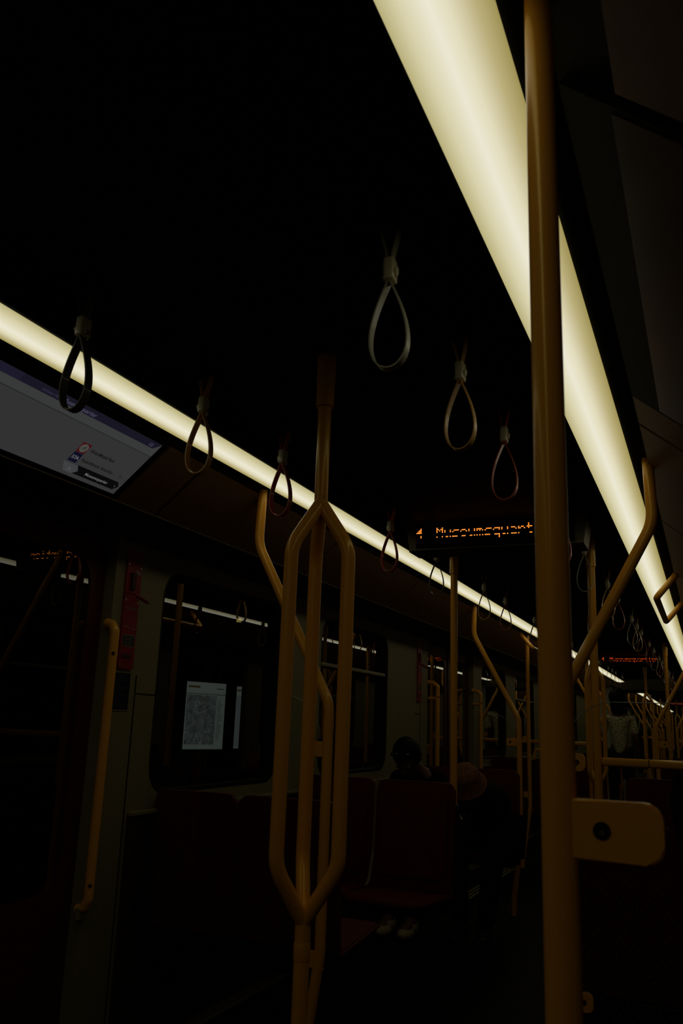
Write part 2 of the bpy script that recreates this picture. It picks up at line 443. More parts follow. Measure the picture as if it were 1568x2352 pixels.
def clamp(parent, x0, x1, z, hole=None, y0=-.006, y1=.006):
    cs = (1, 0, 0, 1) if x1 > 0 else (0, 1, 1, 0)
    bm = prism(bmesh.new(), rrect(x0, x1, z-.026, z+.026, .016, 6, cs), 1, y0, y1)
    es = [e for e in bm.edges if abs(e.verts[0].co.y-e.verts[1].co.y) < 1e-5]
    bmesh.ops.bevel(bm, geom=es, offset=.002, segments=2, affect='EDGES')
    pl = obj('clamp_plate', bm, YEL, parent, smooth=True, angle=50)
    if hole is not None:
        obj('bolt', tb([(hole, y0-.0008, z), (hole, y0+.004, z)], .0078), BLK, pl, smooth=True)
        obj('bolt_socket', tb([(hole, y0-.0014, z-.0015), (hole, y0, z-.0015)], .0028, seg=6), MET, pl)
    return pl
def pane(parent, x0, x1, z0, z1, r, side, dots=False):
    """glass screen; rounded corner at the aisle side"""
    cs = (1, 0, 0, 1) if side < 0 else (0, 1, 1, 0)
    lo, hi = min(x0, x1), max(x0, x1)
    poly = rrect(lo, hi, z0, z1, r, 12, cs)
    bm = prism(bmesh.new(), poly, 1, -.003, .003)
    g = obj('glass_screen', bm, PGLASS, parent)
    pts = [(p[0], 0, p[1]) for p in poly]
    top = [p for p in pts if p[2] > z1-r-.001]
    top.sort(key=lambda p: p[0] if side > 0 else -p[0])
    if side < 0: top = [p for p in top if abs(p[0]-top[0][0]) < .20]
    obj('glass_edge', tb(top, .0014, seg=6), GEDGE, g)
    if dots:
        bd = bmesh.new(); nx = int((hi-lo-.04)/.024)
        for i in range(nx):
            for k in range(28):
                x = lo+.02+i*.024+(.012 if k % 2 else 0); z = z0+.02+k*.0155
                if x > hi-.02: continue
                v = [bd.verts.new((x+.0016*math.cos(R(60*j)), -.0034, z+.0016*math.sin(R(60*j)))) for j in range(6)]; bd.faces.new(v)
        obj('dot_print', bd, mat('dot_print', (.22, .24, .16), .6), g)
def make_partition(loc, s, label, plx=.088, wd=.733, dots=False):
    """bent handrail beside the doorway with its glass screen; s: side of the car (tube leans to the wall)"""
    r = empty('partition_handrail', loc, label, 'handrail', 'bent handrails with glass screens beside the doors')
    pts = fillet([(s*.312, 0, 2.10), (s*.318, 0, 1.843), (s*.0, 0, 1.2605), (0, 0, .46), (s*.050, 0, .12), (s*.055, 0, 0)], [.16, .14, .30, .08], 8)
    obj('bent_tube', tb(pts, TR, seg=24), YEL, r, smooth=True)
    for z in (1.105, .444): clamp(r, 0, s*plx, z, s*(plx-.026))
    obj('wall_bracket', bx(min(s*(wd-.02), s*(wd+.006)), max(s*(wd-.02), s*(wd+.006)), -.02, .02, .50, .56, bev=.004), BLK, r)
    pane(r, s*.030, s*wd, .36, 1.287, .150, s, dots)
    return r
pl_ = make_partition((-.386, 2.75, 0), -1, 'bent yellow handrail with glass screen left of the three-branch pole')
pr_ = make_partition((.388, 2.75, 0), 1, 'bent yellow handrail crossing the right light strip, partly behind the near pole', dots=True)
dup(pl_, (-.388, 6.00, 0), 'bent yellow handrail with bolted plate left of the second doorway')
dup(pr_, (.388, 8.12, 0), 'distant bent handrail with plate right of the aisle, past the second doorway')
dup(pl_, (-.388, 11.20, 0), 'distant bent handrail before the third doorway on the left')
dup(pl_, (-.388, 13.15, 0), 'small bent handrail past the third doorway on the left')
dup(pr_, (.388, 13.15, 0), 'small bent handrail past the third doorway, right of the aisle')
for k, c in enumerate(far_centres[:3]):
    for s, src in ((-1, pl_), (1, pr_)):
        for q, dy in enumerate((-.9, 1.0)):
            dup(src, (s*.40, c+dy, 0), 'very distant bent handrail %s the %s doorway beyond the gangway, %s side' % ('before' if q == 0 else 'past', ORD[k], 'left' if s < 0 else 'right'))
# straight partition pole close to the camera
def make_near(loc, s, label):
    r = empty('partition_pole', loc, label, 'grab pole', 'straight partition poles beside the doors')
    obj('pole', cyl((0, 0, 0), (0, 0, 2.075), .0164, 40), YEL, r, smooth=True)
    floorcap(r)
    for z in (1.113, .42): clamp(r, 0, s*.0915, z, s*.039, y0=-.010, y1=.004)
    return r
near = make_near((.7005, .84, 0), 1, 'thick blurred yellow pole in the foreground with a bolted plate')
# straight tube with a bent foot on the left, past the second doorway
def make_foot(loc, s, label):
    r = empty('bent_foot_pole', loc, label, 'grab pole')
    pts = fillet([(0, 0, 2.06), (0, 0, .50), (s*.075, 0, .03), (s*.076, 0, 0)], [.3, .06], 8)
    obj('tube', tb(pts, TR, seg=24), YEL, r, smooth=True)
    for z in (1.103, .62): clamp(r, 0, s*.055, z)
    return r
make_foot((-.712, 8.02, 0), -1, 'slim straight yellow pole just left of the near pole, its foot bent sideways')

# leaning rails
def make_rail(loc, x0, x1, label):
    r = empty('leaning_rail', loc, label, 'rail', 'horizontal leaning rails')
    bm = bx(x0, x1, -.016, .016, -.0185, .0185, bev=.010, seg=4)
    obj('rail_bar', bm, YEL, r, smooth=True)
    e = x1 if abs(x1) > abs(x0) else x0
    obj('wall_mount', bx(min(e, e+.004*(1 if e > 0 else -1))-.006, max(e, e)+.008, -.03, .03, -.035, .035, bev=.004), YEL, r)
    xm = x0+.27*(x1-x0)
    obj('joint_sleeve', bx(xm-.008, xm+.008, -.0168, .0168, -.0192, .0192, bev=.010, seg=4), mat('sleeve_dark', (.05, .022, .006), .5), r, smooth=True)
    return r
make_rail((0, 4.1, 1.067), .372, 1.112, 'long horizontal yellow rail right of the aisle at waist height')
make_rail((0, 9.26, 1.067), -1.112, -.348, 'thin distant horizontal rail on the left, crossing behind the near pole')

# overhead U handles
def make_handle(loc, s, label):
    r = empty('overhead_handle', loc, label, 'handle', 'overhead U-shaped handles')
    pts = fillet([(0, 0, 0), (0, 0, -.045), (-s*.115, 0, -.178), (-s*.115, 1.08, -.178), (0, 1.08, -.045), (0, 1.08, 0)], [.05, .035, .035, .05], 7)
    obj('handle_tube', tb(pts, .0175, seg=20), YEL, r, smooth=True)
    for y in (0, 1.08): obj('ceiling_mount', bx(-.025, .025, y-.025, y+.025, -.006, .03, bev=.004), YEL, r)
    return r
make_handle((.722, 4.80, 2.085), 1, 'yellow U-shaped overhead handle crossing the right light strip')
make_handle((-.722, 7.72, 2.085), -1, 'yellow overhead handle hooking below the left light strip beside the near pole')

# ------------------------------------------------------------------ hand straps
def teardrop(h, w_, n=40):
    out = []
    for i in range(n+1):
        t = i/n*2*math.pi; yy = (1-math.cos(t))/2
        x = w_/2*math.sin(t)*(math.sin(t/2)**1.15)*1.18
        out.append((x, -h*yy))
    return out
def band(pts, width, th, closed=False):
    bm = bmesh.new(); n = len(pts); rows = []
    for i, (x, z) in enumerate(pts):
        a = Vector(pts[max(i-1, 0)]); b = Vector(pts[min(i+1, n-1)]); t = (b-a)
        t = t.normalized() if t.length else Vector((1, 0)); nr = Vector((-t.y, t.x))*th/2
        rows.append([bm.verts.new((x+sx*nr.x, sy*width/2, z+sx*nr.y)) for sx, sy in ((1, -1), (1, 1), (-1, 1), (-1, -1))])
    for i in range(n-1):
        for k in range(4): bm.faces.new((rows[i][k], rows[i][(k+1) % 4], rows[i+1][(k+1) % 4], rows[i+1][k]))
    bm.faces.new(rows[0]); bm.faces.new(rows[-1][::-1]); return bm
def make_strap(m, side=1):
    r = bpy.data.objects.new('hand_strap', None); COL.objects.link(r); r.empty_display_size = .02
    obj('strap_loop', band([(x, -.018+z) for x, z in teardrop(.172, .079)], .021, .0028), m, r, smooth=True, angle=50)
    up_ = [(-.004, .018), (-.006, .035), (-.013, .062), (-.0165, .078), (-.013, .086), (0, .090), (.013, .086), (.0165, .078), (.013, .062), (.006, .035), (.004, .018)]
    obj('hanger_band', band(up_, .020, .0026), m, r, smooth=True, angle=50)
    bm = bmesh.new()
    box(bm, -.0105, .0105, -.0155, .0155, -.022, .024, bev=.0055, seg=3)
    cl = obj('clip', bm, CLIP, r, smooth=True, angle=50)
    obj('clip_button', tb([(side*.009, -.004, -.004), (side*.0145, -.004, -.005)], .0085, seg=16), CLIP, cl, smooth=True)
    obj('clip_pin', tb([(-side*.009, -.002, -.013), (-side*.0165, -.002, -.013)], .0045, seg=12), MET, cl, smooth=True)
    bm = bmesh.new(); tube(bm, [(0, -.018, .080), (0, .018, .080)], .006, seg=12)
    box(bm, -.010, .010, -.026, -.018, .066, .098, bev=.003); box(bm, -.010, .010, .018, .026, .066, .098, bev=.003)
    box(bm, -.018, .018, -.03, .03, .092, .0995, bev=.002)
    obj('ceiling_bracket', bm, BLK, r, smooth=True)
    r['category'] = 'hand strap'; return r
protos = {}
COLN = {'g': ('grey', STG), 't': ('tan', STY), 'r': ('red', STR)}
seq = [(1.295, 'g'), (1.775, 't'), (2.24, 'r'), (3.235, 'r'), (3.90, 'g'), (4.865, 't'), (5.445, 'r')]
rows = []
for k in range(0, 3):
    for y, c in seq:
        if k == 2 and y > 3.5: continue
        rows.append((y+P*k, c))
far_rows = [(19.2+P*k+dy, c) for k in range(2) for dy, c in ((0, 'g'), (.48, 't'), (.95, 'r'))]
for s in (-1, 1):
    for i, (y, c) in enumerate(rows):
        cn, m = COLN[c]; key = (c, s)
        if c == 'g' and s < 0: cn = 'shade-toned grey'  # same grey strap as on the right, backlit shade painted in
        side = 'left' if s < 0 else 'right'
        label = '%s looped hand strap, %s from the camera in the %s row' % (cn, ORD[i], side)
        if i == 0: label = 'shade-toned grey hand strap hanging before the left light strip, nearest' if s < 0 else 'grey hand strap hanging highest, nearest in the right row'
        x = s*.350
        if key not in protos:
            r = make_strap(STGSHADE if (c == 'g' and s < 0) else m, 1 if s > 0 else -1); protos[key] = r; r.location = (x, y, 2.0); r['label'] = label
        else: r = dup(protos[key], (x, y, 2.0), label)
        r['group'] = 'hand straps in the %s row' % side
        r.rotation_euler = (R(random.uniform(-2, 2)), 0, R(random.uniform(-7, 7)) if y > 3 else R((3, -2, 4)[i]*s))
    for i, (y, c) in enumerate(far_rows):
        cn, m = COLN[c]
        r = dup(protos[(c, s)], (s*.35, y, 2.0), 'tiny %s hand strap, %s beyond the gangway in the %s row' % (cn, ORD[i], 'left' if s < 0 else 'right'), group='hand straps beyond the gangway')

# ------------------------------------------------------------------ LED destination signs
G = {'M': ['10001','11011','10101','10001','10001','10001','10001','00000','00000'],
 'u': ['00000','00000','10001','10001','10001','10011','01101','00000','00000'],
 's': ['00000','00000','01111','10000','01110','00001','11110','00000','00000'],
 'e': ['00000','00000','01110','10001','11111','10000','01110','00000','00000'],
 'm': ['00000','00000','11110','10101','10101','10101','10101','00000','00000'],
 'q': ['00000','00000','01111','10001','10001','10001','01111','00001','00001'],
 'a': ['00000','00000','01110','00001','01111','10001','01111','00000','00000'],
 'r': ['00000','00000','10110','11001','10000','10000','10000','00000','00000'],
 't': ['01000','01000','11110','01000','01000','01001','00110','00000','00000'],
 'i': ['00100','00000','01100','00100','00100','00100','01110','00000','00000'],
 '4': ['00010','00110','01110','11110','00000','00010','00010','00000','00000']}
def make_led(loc, ledm, skip, label):
    r = empty('destination_sign', loc, label, 'sign', 'orange dot-matrix destination signs')
    H = .41
    bm = prism(bmesh.new(), [(-H, .105), (H, .105), (H-.022, -.028), (-H+.022, -.028)], 1, 0, .15)
    obj('sign_housing', bm, HOUS, r)
    obj('display_window', bx(-.357, .352, -.003, .002, -.020, .092), BLK, r)
    obj('bottom_cover', bx(-H+.02, H-.02, -.001, .151, -.034, -.028), BLK, r)
    p = .00635; z0 = .070
    bd = bmesh.new()
    def glyph(ch, x):
        nonlocal bd
        for j, row in enumerate(G[ch]):
            if ch != '4' and j in skip: continue
            if ch == '4' and j in (4,): continue
            for i, v in enumerate(row):
                if v == '1':
                    cx, cz = x+i*p, z0-j*p-(p*.4 if j >= 5 else 0); q = p*.46
                    vs = [bd.verts.new((cx+q*math.cos(R(45*k+22)), -.0045, cz+q*math.sin(R(45*k+22)))) for k in range(8)]; bd.faces.new(vs[::-1])
    glyph('4', -.352); obj('led_arrow', bd, ledm, r); bd = bmesh.new()
    for k, ch in enumerate('Museumsquartier'): glyph(ch, -.257+k*p*5.85)
    obj('led_text', bd, ledm, r)
    return r
make_led((0, 3.6, 2.0), LEDM, (4, 5), 'hanging destination sign with orange dotted lettering, nearest of the signs')
make_led((0, 10.9, 2.01), LEDR, (4, 5), 'second destination sign with red-orange lettering further down the car')
make_led((.02, 18.6, 1.995), LEDR, (0, 5), 'third destination sign glowing red beyond the gangway')
make_led((.06, 26.5, 1.995), LEDR, (0, 1, 4, 5), 'farthest destination sign, a thin red dotted line')

# ------------------------------------------------------------------ route display over the near left doorway
def screen():
    a = Vector((-.709, 0, 2.03)); b = Vector((-.882, 0, 1.883)); v = (b-a); L = v.length; v.normalize()
    n = Vector((0, 1, 0)).cross(v); n = n if n.x > 0 else -n
    root = empty('route_display', (0, 0, 0), 'wide grey passenger information screen above the near left doorway', 'screen')
    def pt(y, d, h=0): return a+v*d+Vector((0, y, 0))+n*h
    def quad(name, poly, m, h, parent=root, th=.0006):
        bm = bmesh.new(); A = [bm.verts.new(pt(y, d, h)) for y, d in poly]; B = [bm.verts.new(pt(y, d, h-th)) for y, d in poly]
        bm.faces.new(A); bm.faces.new(B[::-1])
        for i in range(len(poly)): bm.faces.new((A[i], B[i], B[(i+1) % len(poly)], A[(i+1) % len(poly)]))
        return obj(name, bm, m, parent)
    quad('screen_bezel', [(.86, -.012), (2.125, -.012), (2.125, L+.012), (.86, L+.012)], BLK, -.002, th=.012)
    E = lambda nm, c: emit(nm, lin(c), 1)
    g1 = E('screen_grey', (50, 50, 51))
    quad('screen_face', [(.9, 0), (2.098, 0), (2.098, L), (.9, L)], g1, 0)
    quad('header_band', [(.9, 0), (2.098, 0), (2.074, .025), (.9, .025)], E('screen_navy', (24, 22, 35)), .0006)
    quad('header_tab', [(1.20, 0), (1.50, 0), (1.50, .025), (1.20, .025)], E('screen_navy2', (28, 26, 42)), .001)
    quad('pale_band', [(.9, .025), (2.074, .025), (2.098, 0), (2.098, .052), (.9, .052)], E('screen_pale', (56, 57, 57)), .0007)
    quad('divider_line', [(.9, .0525), (2.098, .0525), (2.098, .0545), (.9, .0545)], E('screen_line', (32, 32, 33)), .0008)
    def T(s, y, d, size, m, bold=0):
        # text x along +y, text up along -v, facing n
        X = Vector((0, 1, 0)); Yv = -v; Z = X.cross(Yv)
        mm = Matrix((X, Yv, Z)).transposed().to_4x4(); mm.translation = pt(y, d, .0014)
        return text_mesh('screen_text', s, size, m, root, mm, bold)
    T('nächster Halt', 1.575, .0185, .0125, E('txt1', (48, 46, 66)))
    T('Museumsquartier', 1.655, .0205, .0195, E('txt2', (74, 72, 92)))
    T('U2', 2.046, .0195, .0155, E('txt3', (74, 72, 92)))
    quad('bike_tile', [(1.832, .104), (1.867, .104), (1.867, .1405), (1.832, .1405)], E('tile_red', (66, 9, 12)), .0008)
    cy, cd_ = 1.8495, .1222
    quad('bike_disc', [(cy+.0152*math.cos(R(12*k)), cd_+.0152*math.sin(R(12*k))) for k in range(30)], E('tile_disc', (72, 72, 66)), .0012)
    dk = E('pictogram_dark', (14, 14, 16))
    bm = bmesh.new()
    def line(p, q, wd=.0009):
        p, q = Vector(p), Vector(q); t = (q-p).normalized(); m_ = Vector((-t.y, t.x))*wd/2
        vs = [bm.verts.new(pt(*(u+w2), .0018)) for u, w2 in ((p, m_), (q, m_), (q, -m_), (p, -m_))]; bm.faces.new(vs)
    for ox in (-.0062, .0062):
        for k in range(12):
            a1, a2 = R(30*k), R(30*k+30)
            line((cy+ox+.0038*math.cos(a1), cd_+.003+.0038*math.sin(a1)), (cy+ox+.0038*math.cos(a2), cd_+.003+.0038*math.sin(a2)))
    line((cy-.0062, cd_+.003), (cy-.001, cd_-.003)); line((cy-.001, cd_-.003), (cy+.0035, cd_-.001)); line((cy-.001, cd_+.003), (cy+.002, cd_-.001), .0016)
    line((cy-.003, cd_-.001), (cy+.002, cd_-.006), .0022); line((cy+.002, cd_-.0055), (cy+.006, cd_-.003)); line((cy+.003, cd_-.0092), (cy+.0055, cd_-.0092), .0026)
    obj('bike_pictogram', bm, dk, root)
    quad('bus_tile', [(1.832, .142), (1.867, .142), (1.867, .178), (1.832, .178)], E('tile_navy', (14, 14, 34)), .0008)
    T('57A', 1.8345, .166, .0175, E('txt4', (98, 98, 102)), .0002)
    dkt = E('txt5', (17, 17, 18))
    T('WienMobil Rad', 1.877, .1265, .0175, dkt, .0002); T('Rudolfsheim Anschüt...', 1.877, .1645, .0165, dkt, .0002); T('3 ‹', 2.052, .1650, .0165, dkt)
    quad('stop_arrow', [(1.825, .184), (1.884, .184), (1.900, .200), (1.884, .215), (1.850, .215), (1.842, .207)], E('arrow_grey', (62, 63, 64)), .0012)
    quad('stop_bar', [(1.884, .181), (2.074, .181), (2.089, .197), (2.074, .213), (1.882, .213), (1.900, .199)], E('bar_black', (9, 9, 10)), .0010)
    T('Museumsquartier', 1.932, .2035, .0150, E('txt6', (96, 96, 98)), .0001); T('›', 2.070, .2025, .016, E('txt7', (96, 96, 98)))
    bm = bmesh.new(); wy, wd = 1.862, .2035
    for k in range(2, 11):
        a1, a2 = R(30*k), R(30*k+30)
        line((wy+.0052*math.cos(a1), wd+.0052*math.sin(a1)), (wy+.0052*math.cos(a2), wd+.0052*math.sin(a2)), .0010)
    line((wy, wd-.009), (wy+.001, wd-.001), .0012); line((wy+.001, wd-.001), (wy+.0065, wd-.001), .0012); line((wy+.0065, wd-.001), (wy+.0085, wd+.006), .0012)
    obj('wheelchair_pictogram', bm, E('picto_pale', (96, 96, 98)), root)
screen()
def dark_screen():
    r = empty('route_display', (0, 0, 0), 'switched-off black display strip above the right doorway, beside the top of the light strip', 'screen')
    def slab(name, d0, d1, h, y0, y1, m, parent):
        a, b = Vector((.704, 2.034)), Vector((.894, 1.873)); v = (b-a).normalized(); n = Vector((v.y, -v.x)); n = -n if n.y > 0 else n
        p = [a+v*d0+n*h, a+v*d1+n*h, a+v*d1-n*.012, a+v*d0-n*.012]
        return obj(name, prism(bmesh.new(), [(q.x, q.y) for q in p], 1, y0, y1), m, parent)
    slab('screen_bezel', .0, .249, .001, .972, 2.125, CEIL, r)
    slab('screen_face', .085, .235, .003, .985, 2.11, mat('off_glass', (.035, .017, .007), .25, spec=.35), r)
dark_screen()

# ------------------------------------------------------------------ emergency brake panel and notices on the left pillar
def on_left(name, parent, y0, y1, z0, z1, x, m, r=.002, th=.003):
    bm = prism(bmesh.new(), rrect(y0, y1, z0, z1, r, 4), 0, -HW+x, -HW+x+th); return obj(name, bm, m, parent)
def brake_panel(yo, label, detail=True):
    r = empty('emergency_brake', (0, yo, 0), label, 'emergency brake', 'red emergency brakes beside the doors')
    on_left('brake_plate', r, -.044, .044, 1.358, 1.757, 0, REDP, .008, .008)
    X = -HW+.008
    lev = obj('brake_lever', tb(fillet([(X, -.030, 1.635), (X+.030, -.030, 1.628), (X+.052, .004, 1.612), (X+.052, .034, 1.602), (X+.024, .038, 1.612), (X, .030, 1.63)], .008, 4), .0042, seg=10), REDP, r, smooth=True)
    obj('lever_slot', bx(X, X+.010, -.020, .004, 1.648, 1.712, bev=.002), mat('slot_dark', (.05, .004, .006), .6), r)
    obj('handle_recess', bx(X, X+.0012, -.030, .026, 1.395, 1.412), mat('recess', (.05, .004, .005), .6), r)
    bm = bmesh.new()
    tube(bm, [(X+.001, .022+.0098*math.cos(R(20*k)), 1.716+.0098*math.sin(R(20*k))) for k in range(0, 19)], .0013, seg=6, cap=False)
    tube(bm, [(X, .022, 1.716), (X+.002, .022, 1.716)], .0045, seg=12)
    box(bm, X, X+.0015, .006, .013, 1.718, 1.722)
    obj('key_lock', bm, WHT, r)
    for (y, z) in ((-.036, 1.742), (.036, 1.735), (.036, 1.605), (.036, 1.372), (-.036, 1.372), (-.036, 1.610)):
        obj('screw', tb([(X, y, z), (X+.0015, y, z)], .004, seg=12), MET, r)
    X_ = Vector((0, 1, 0)); Y_ = Vector((0, 0, 1)); Z_ = X_.cross(Y_)
    mm = Matrix((X_, Y_, Z_)).transposed().to_4x4(); mm.translation = Vector((X+.0006, -.032, 1.575))
    text_mesh('brake_text', 'Notbremse', .0165, PRT, r, mm)
    bm = bmesh.new()
    for k, (a, b) in enumerate(((-.034, -.014), (-.008, .005), (.014, .030))): box(bm, X, X+.0005, a, b, 1.510-.003*k, 1.513-.003*k)
    obj('print_marks', bm, PRT, r)
    st = on_left('small_notice', r, -.034, .034, 1.442, 1.480, .008, NAVY, .001, .001)
    fr = plate_with_holes(rrect(-.036, .036, 1.440, 1.482, .001, 2), [rrect(-.0335, .0335, 1.4425, 1.4795, .001, 2)], 0, X, X+.0014); obj('notice_rim', fr, PRT, st)
    bm = bmesh.new()
    for k in range(4): box(bm, X+.001, X+.0014, -.028, .027-(k % 2)*.006, 1.472-.008*k, 1.4745-.008*k)
    obj('notice_lines', bm, PRT, st)
    return r
bk = brake_panel(2.554, 'red emergency brake plate with lever on the near left pillar')
dup(bk, (0, 6.02, 0), 'small red emergency brake on the pillar before the second left doorway')
def red_notice(yo, label):
    r = empty('instruction_sticker', (0, yo, 0), label, 'sticker', 'red instruction stickers')
    on_left('sticker', r, -.048, .048, 1.767, 1.803, 0, REDL, .001, .002)
    obj('sticker_rim', plate_with_holes(rrect(-.050, .050, 1.765, 1.805, .001, 2), [rrect(-.0478, .0478, 1.7672, 1.8028, .001, 2)], 0, -HW, -HW+.0026), PRT, r)
    bm = bmesh.new()
    for k, (a, b) in enumerate(((-.022, .024), (-.020, .016), (-.040, .041), (-.020, .018))): box(bm, -HW+.002, -HW+.0026, a, b, 1.795-.0075*k, 1.7975-.0075*k)
    obj('sticker_lines', bm, PRT, r); return r
rn = red_notice(2.565, 'small red instruction sticker above the near emergency brake')
dup(rn, (0, 6.03, 0), 'tiny red sticker above the farther emergency brake')
r = empty('information_sticker', (0, 2.548, 0), 'dark blue information sticker with pale rim below the near emergency brake', 'sticker')
on_left('sticker', r, -.048, .048, 1.213, 1.345, 0, NAVY, .001, .002)
obj('sticker_rim', plate_with_holes(rrect(-.051, .051, 1.210, 1.348, .001, 2), [rrect(-.0475, .0475, 1.2135, 1.3445, .001, 2)], 0, -HW, -HW+.0028), WALL, r)
bm = bmesh.new()
for k in range(15):
    if k in (4, 10): continue
    box(bm, -HW+.002, -HW+.0025, -.042, -.042+(.05, .078, .07, .04)[k % 4], 1.333-.0078*k, 1.335-.0078*k)
obj('sticker_lines', bm, mat('faint_print', (.05, .05, .04), .6), r)

# door side grab rails
def door_rail(yo, label, off=.030):
    r = empty('door_grab_rail', (-HW, yo, 0), label, 'grab rail', 'vertical grab rails beside the left doors')
    bm = tb(fillet([(-.01, 0, 1.515), (off*.55, 0, 1.508), (off, 0, 1.485), (off, 0, .60), (off*.6, 0, .575), (-.01, 0, .565)], [.01, .02, .02, .01], 5), .0165, seg=20)
    obj('rail_tube', bm, YEL, r, smooth=True)
    for z in (1.405, .645): obj('screw', tb([(off+.010, -.011, z), (off+.0135, -.0135, z)], .006, seg=12), BLK, r)
    obj('end_cap', bx(-.004, .014, -.022, .022, .535, .575, bev=.004), WALL, r)
    return r
door_rail(2.445, 'long orange-yellow grab rail at the edge of the near left doorway')
dr = door_rail(6.27, 'slim grab rail on the near side of the second left doorway', .07)
obj('rail_stem', tb([(.0, -.0, 1.395), (.07, 0, 1.395)], .013, seg=14), YEL, dr, smooth=True)
dup(dr, (-HW, 7.60, 0), 'slim grab rail on the far side of the second left doorway')

# ------------------------------------------------------------------ seats
def make_seat(label, rim=True):
    """faces -y; back top z .93; origin at floor under back's middle; width .40"""
    r = empty('passenger_seat', (0, 0, 0), label, 'seat', 'red passenger seats')
    h = .198
    # backrest: slightly curved shell
    poly = rrect(-h, h, .44, .93, .045, 6, (1, 1, 0, 0))
    bm = bmesh.new(); prism(bm, poly, 1, -.016, .016)
    es = [e for e in bm.edges if abs(e.verts[0].co.y-e.verts[1].co.y) < 1e-5]
    bmesh.ops.bevel(bm, geom=es, offset=.006, segments=2, affect='EDGES')
    for v in bm.verts: v.co.y += .05*(max(0, v.co.z-.44)/.49)**1.5 - .022
    obj('backrest', bm, SEATR, r, smooth=True, angle=50)
    cu = bmesh.new(); prism(cu, rrect(-h+.03, h-.03, .50, .89, .04, 6), 1, -.028, -.012)
    for v in cu.verts: v.co.y += .05*(max(0, v.co.z-.44)/.49)**1.5 - .022
    obj('back_cushion', cu, SEATR, r)
    # pan, front edge rounded in plan
    pan = [(-h, .0), (-h, -.40), (-h+.05, -.445), (h-.05, -.445), (h, -.40), (h, .0)]
    bm = prism(bmesh.new(), pan, 2, .425, .450)
    bmesh.ops.bevel(bm, geom=[e for e in bm.edges if abs(e.verts[0].co.z-e.verts[1].co.z) < 1e-5], offset=.008, segments=3, affect='EDGES')
    for v in bm.verts: v.co.z += .02*(abs(v.co.x)/h)**2 - .03*(v.co.y > -.08)
    obj('seat_pan', bm, SEATR, r, smooth=True, angle=50)
    bm = bx(-h, h, -.27, -.19, .375, .424, bev=.008); box(bm, -h, h, -.03, .012, .36, .44, bev=.006); obj('support_beam', bm, BLK, r)
    # pale rim on the left flank
    for q in ((-1,) if rim else ()):
        pts = fillet([(q*(h+.004), -.40, .455), (q*(h+.004), -.06, .455), (q*(h+.004), .0, .60), (q*(h+.004), .028, .915)], .06, 6)
        bm = bmesh.new(); rws = []
        for p in pts:
            rws.append([bm.verts.new((p.x+dx, p.y+dy, p.z)) for dx, dy in ((-.006, -.016), (.006, -.016), (.006, .010), (-.006, .010))])
        for i in range(len(rws)-1):
            for k in range(4): bm.faces.new((rws[i][k], rws[i][(k+1) % 4], rws[i+1][(k+1) % 4], rws[i+1][k]))
        bm.faces.new(rws[0]); bm.faces.new(rws[-1][::-1])
        obj('edge_rim', bm, SEATG, r)
    return r
seat = make_seat('aisle-side red seat of the empty pair facing the camera, beside the straight yellow pole')
seat.location = (-.513, 4.10, 0)
seat['group'] = 'red passenger seats'
seatb = make_seat('dark aisle-side seat seen from behind, hidden by the three-branch pole', False)
seatb.location = (-.560, 2.845, 0); seatb.rotation_euler = (0, 0, R(180)); seatb['group'] = 'red passenger seats'
seatlist = [(-.921, 4.10, 0, 'window-side seat of the empty pair facing the camera', 1),
 (-.941, 2.845, 180, 'dark window-side seat seen from behind under the near window', .89),
 (-.530, 5.70, 0, 'red aisle seat facing the camera where the person in the hat sits', 1),
 (-.932, 5.70, 0, 'window seat where the dark-haired person with beige sneakers sits', .95),
 (.530, 2.845, 180, 'dark aisle seat right of the aisle behind the glass screen', .98), (.925, 2.845, 180, 'dark window seat right of the aisle behind the glass screen', .97),
 (.525, 5.62, 0, 'aisle seat right of the aisle before the second doorway', .98), (.928, 5.62, 0, 'window seat right of the aisle before the second doorway', .97)]
for s, sd in ((-1, 'left'), (1, 'right')):
    for x, xn in ((.53, 'aisle'), (.925, 'window')):
        seatlist.append((s*x, 8.27, 180, 'distant %s seat %s of the aisle past the second doorway' % (xn, sd), .97))
        seatlist.append((s*x, 10.80, 0, 'distant %s seat %s of the aisle before the third doorway' % (xn, sd), .97))
        if s > 0: seatlist.append((s*(x+.005), 9.66, 0, 'distant %s seat right of the aisle beside the far pole' % xn, .96))
for x, y, rz, lb, w_ in seatlist: dup(seat if rz == 0 else seatb, (x, y, 0), lb, rz=R(rz), sx=w_)
# small loop handle on the seat end past the second doorway
r = empty('seat_handle', (-.62, 8.06, .93), 'small yellow loop handle on top of a distant seat left of the aisle', 'handle')
obj('handle_loop', tb(fillet([(-.05, 0, 0), (-.05, 0, .085), (.06, 0, .085), (.06, 0, 0)], .03, 6), .009, seg=12), YEL, r, smooth=True)

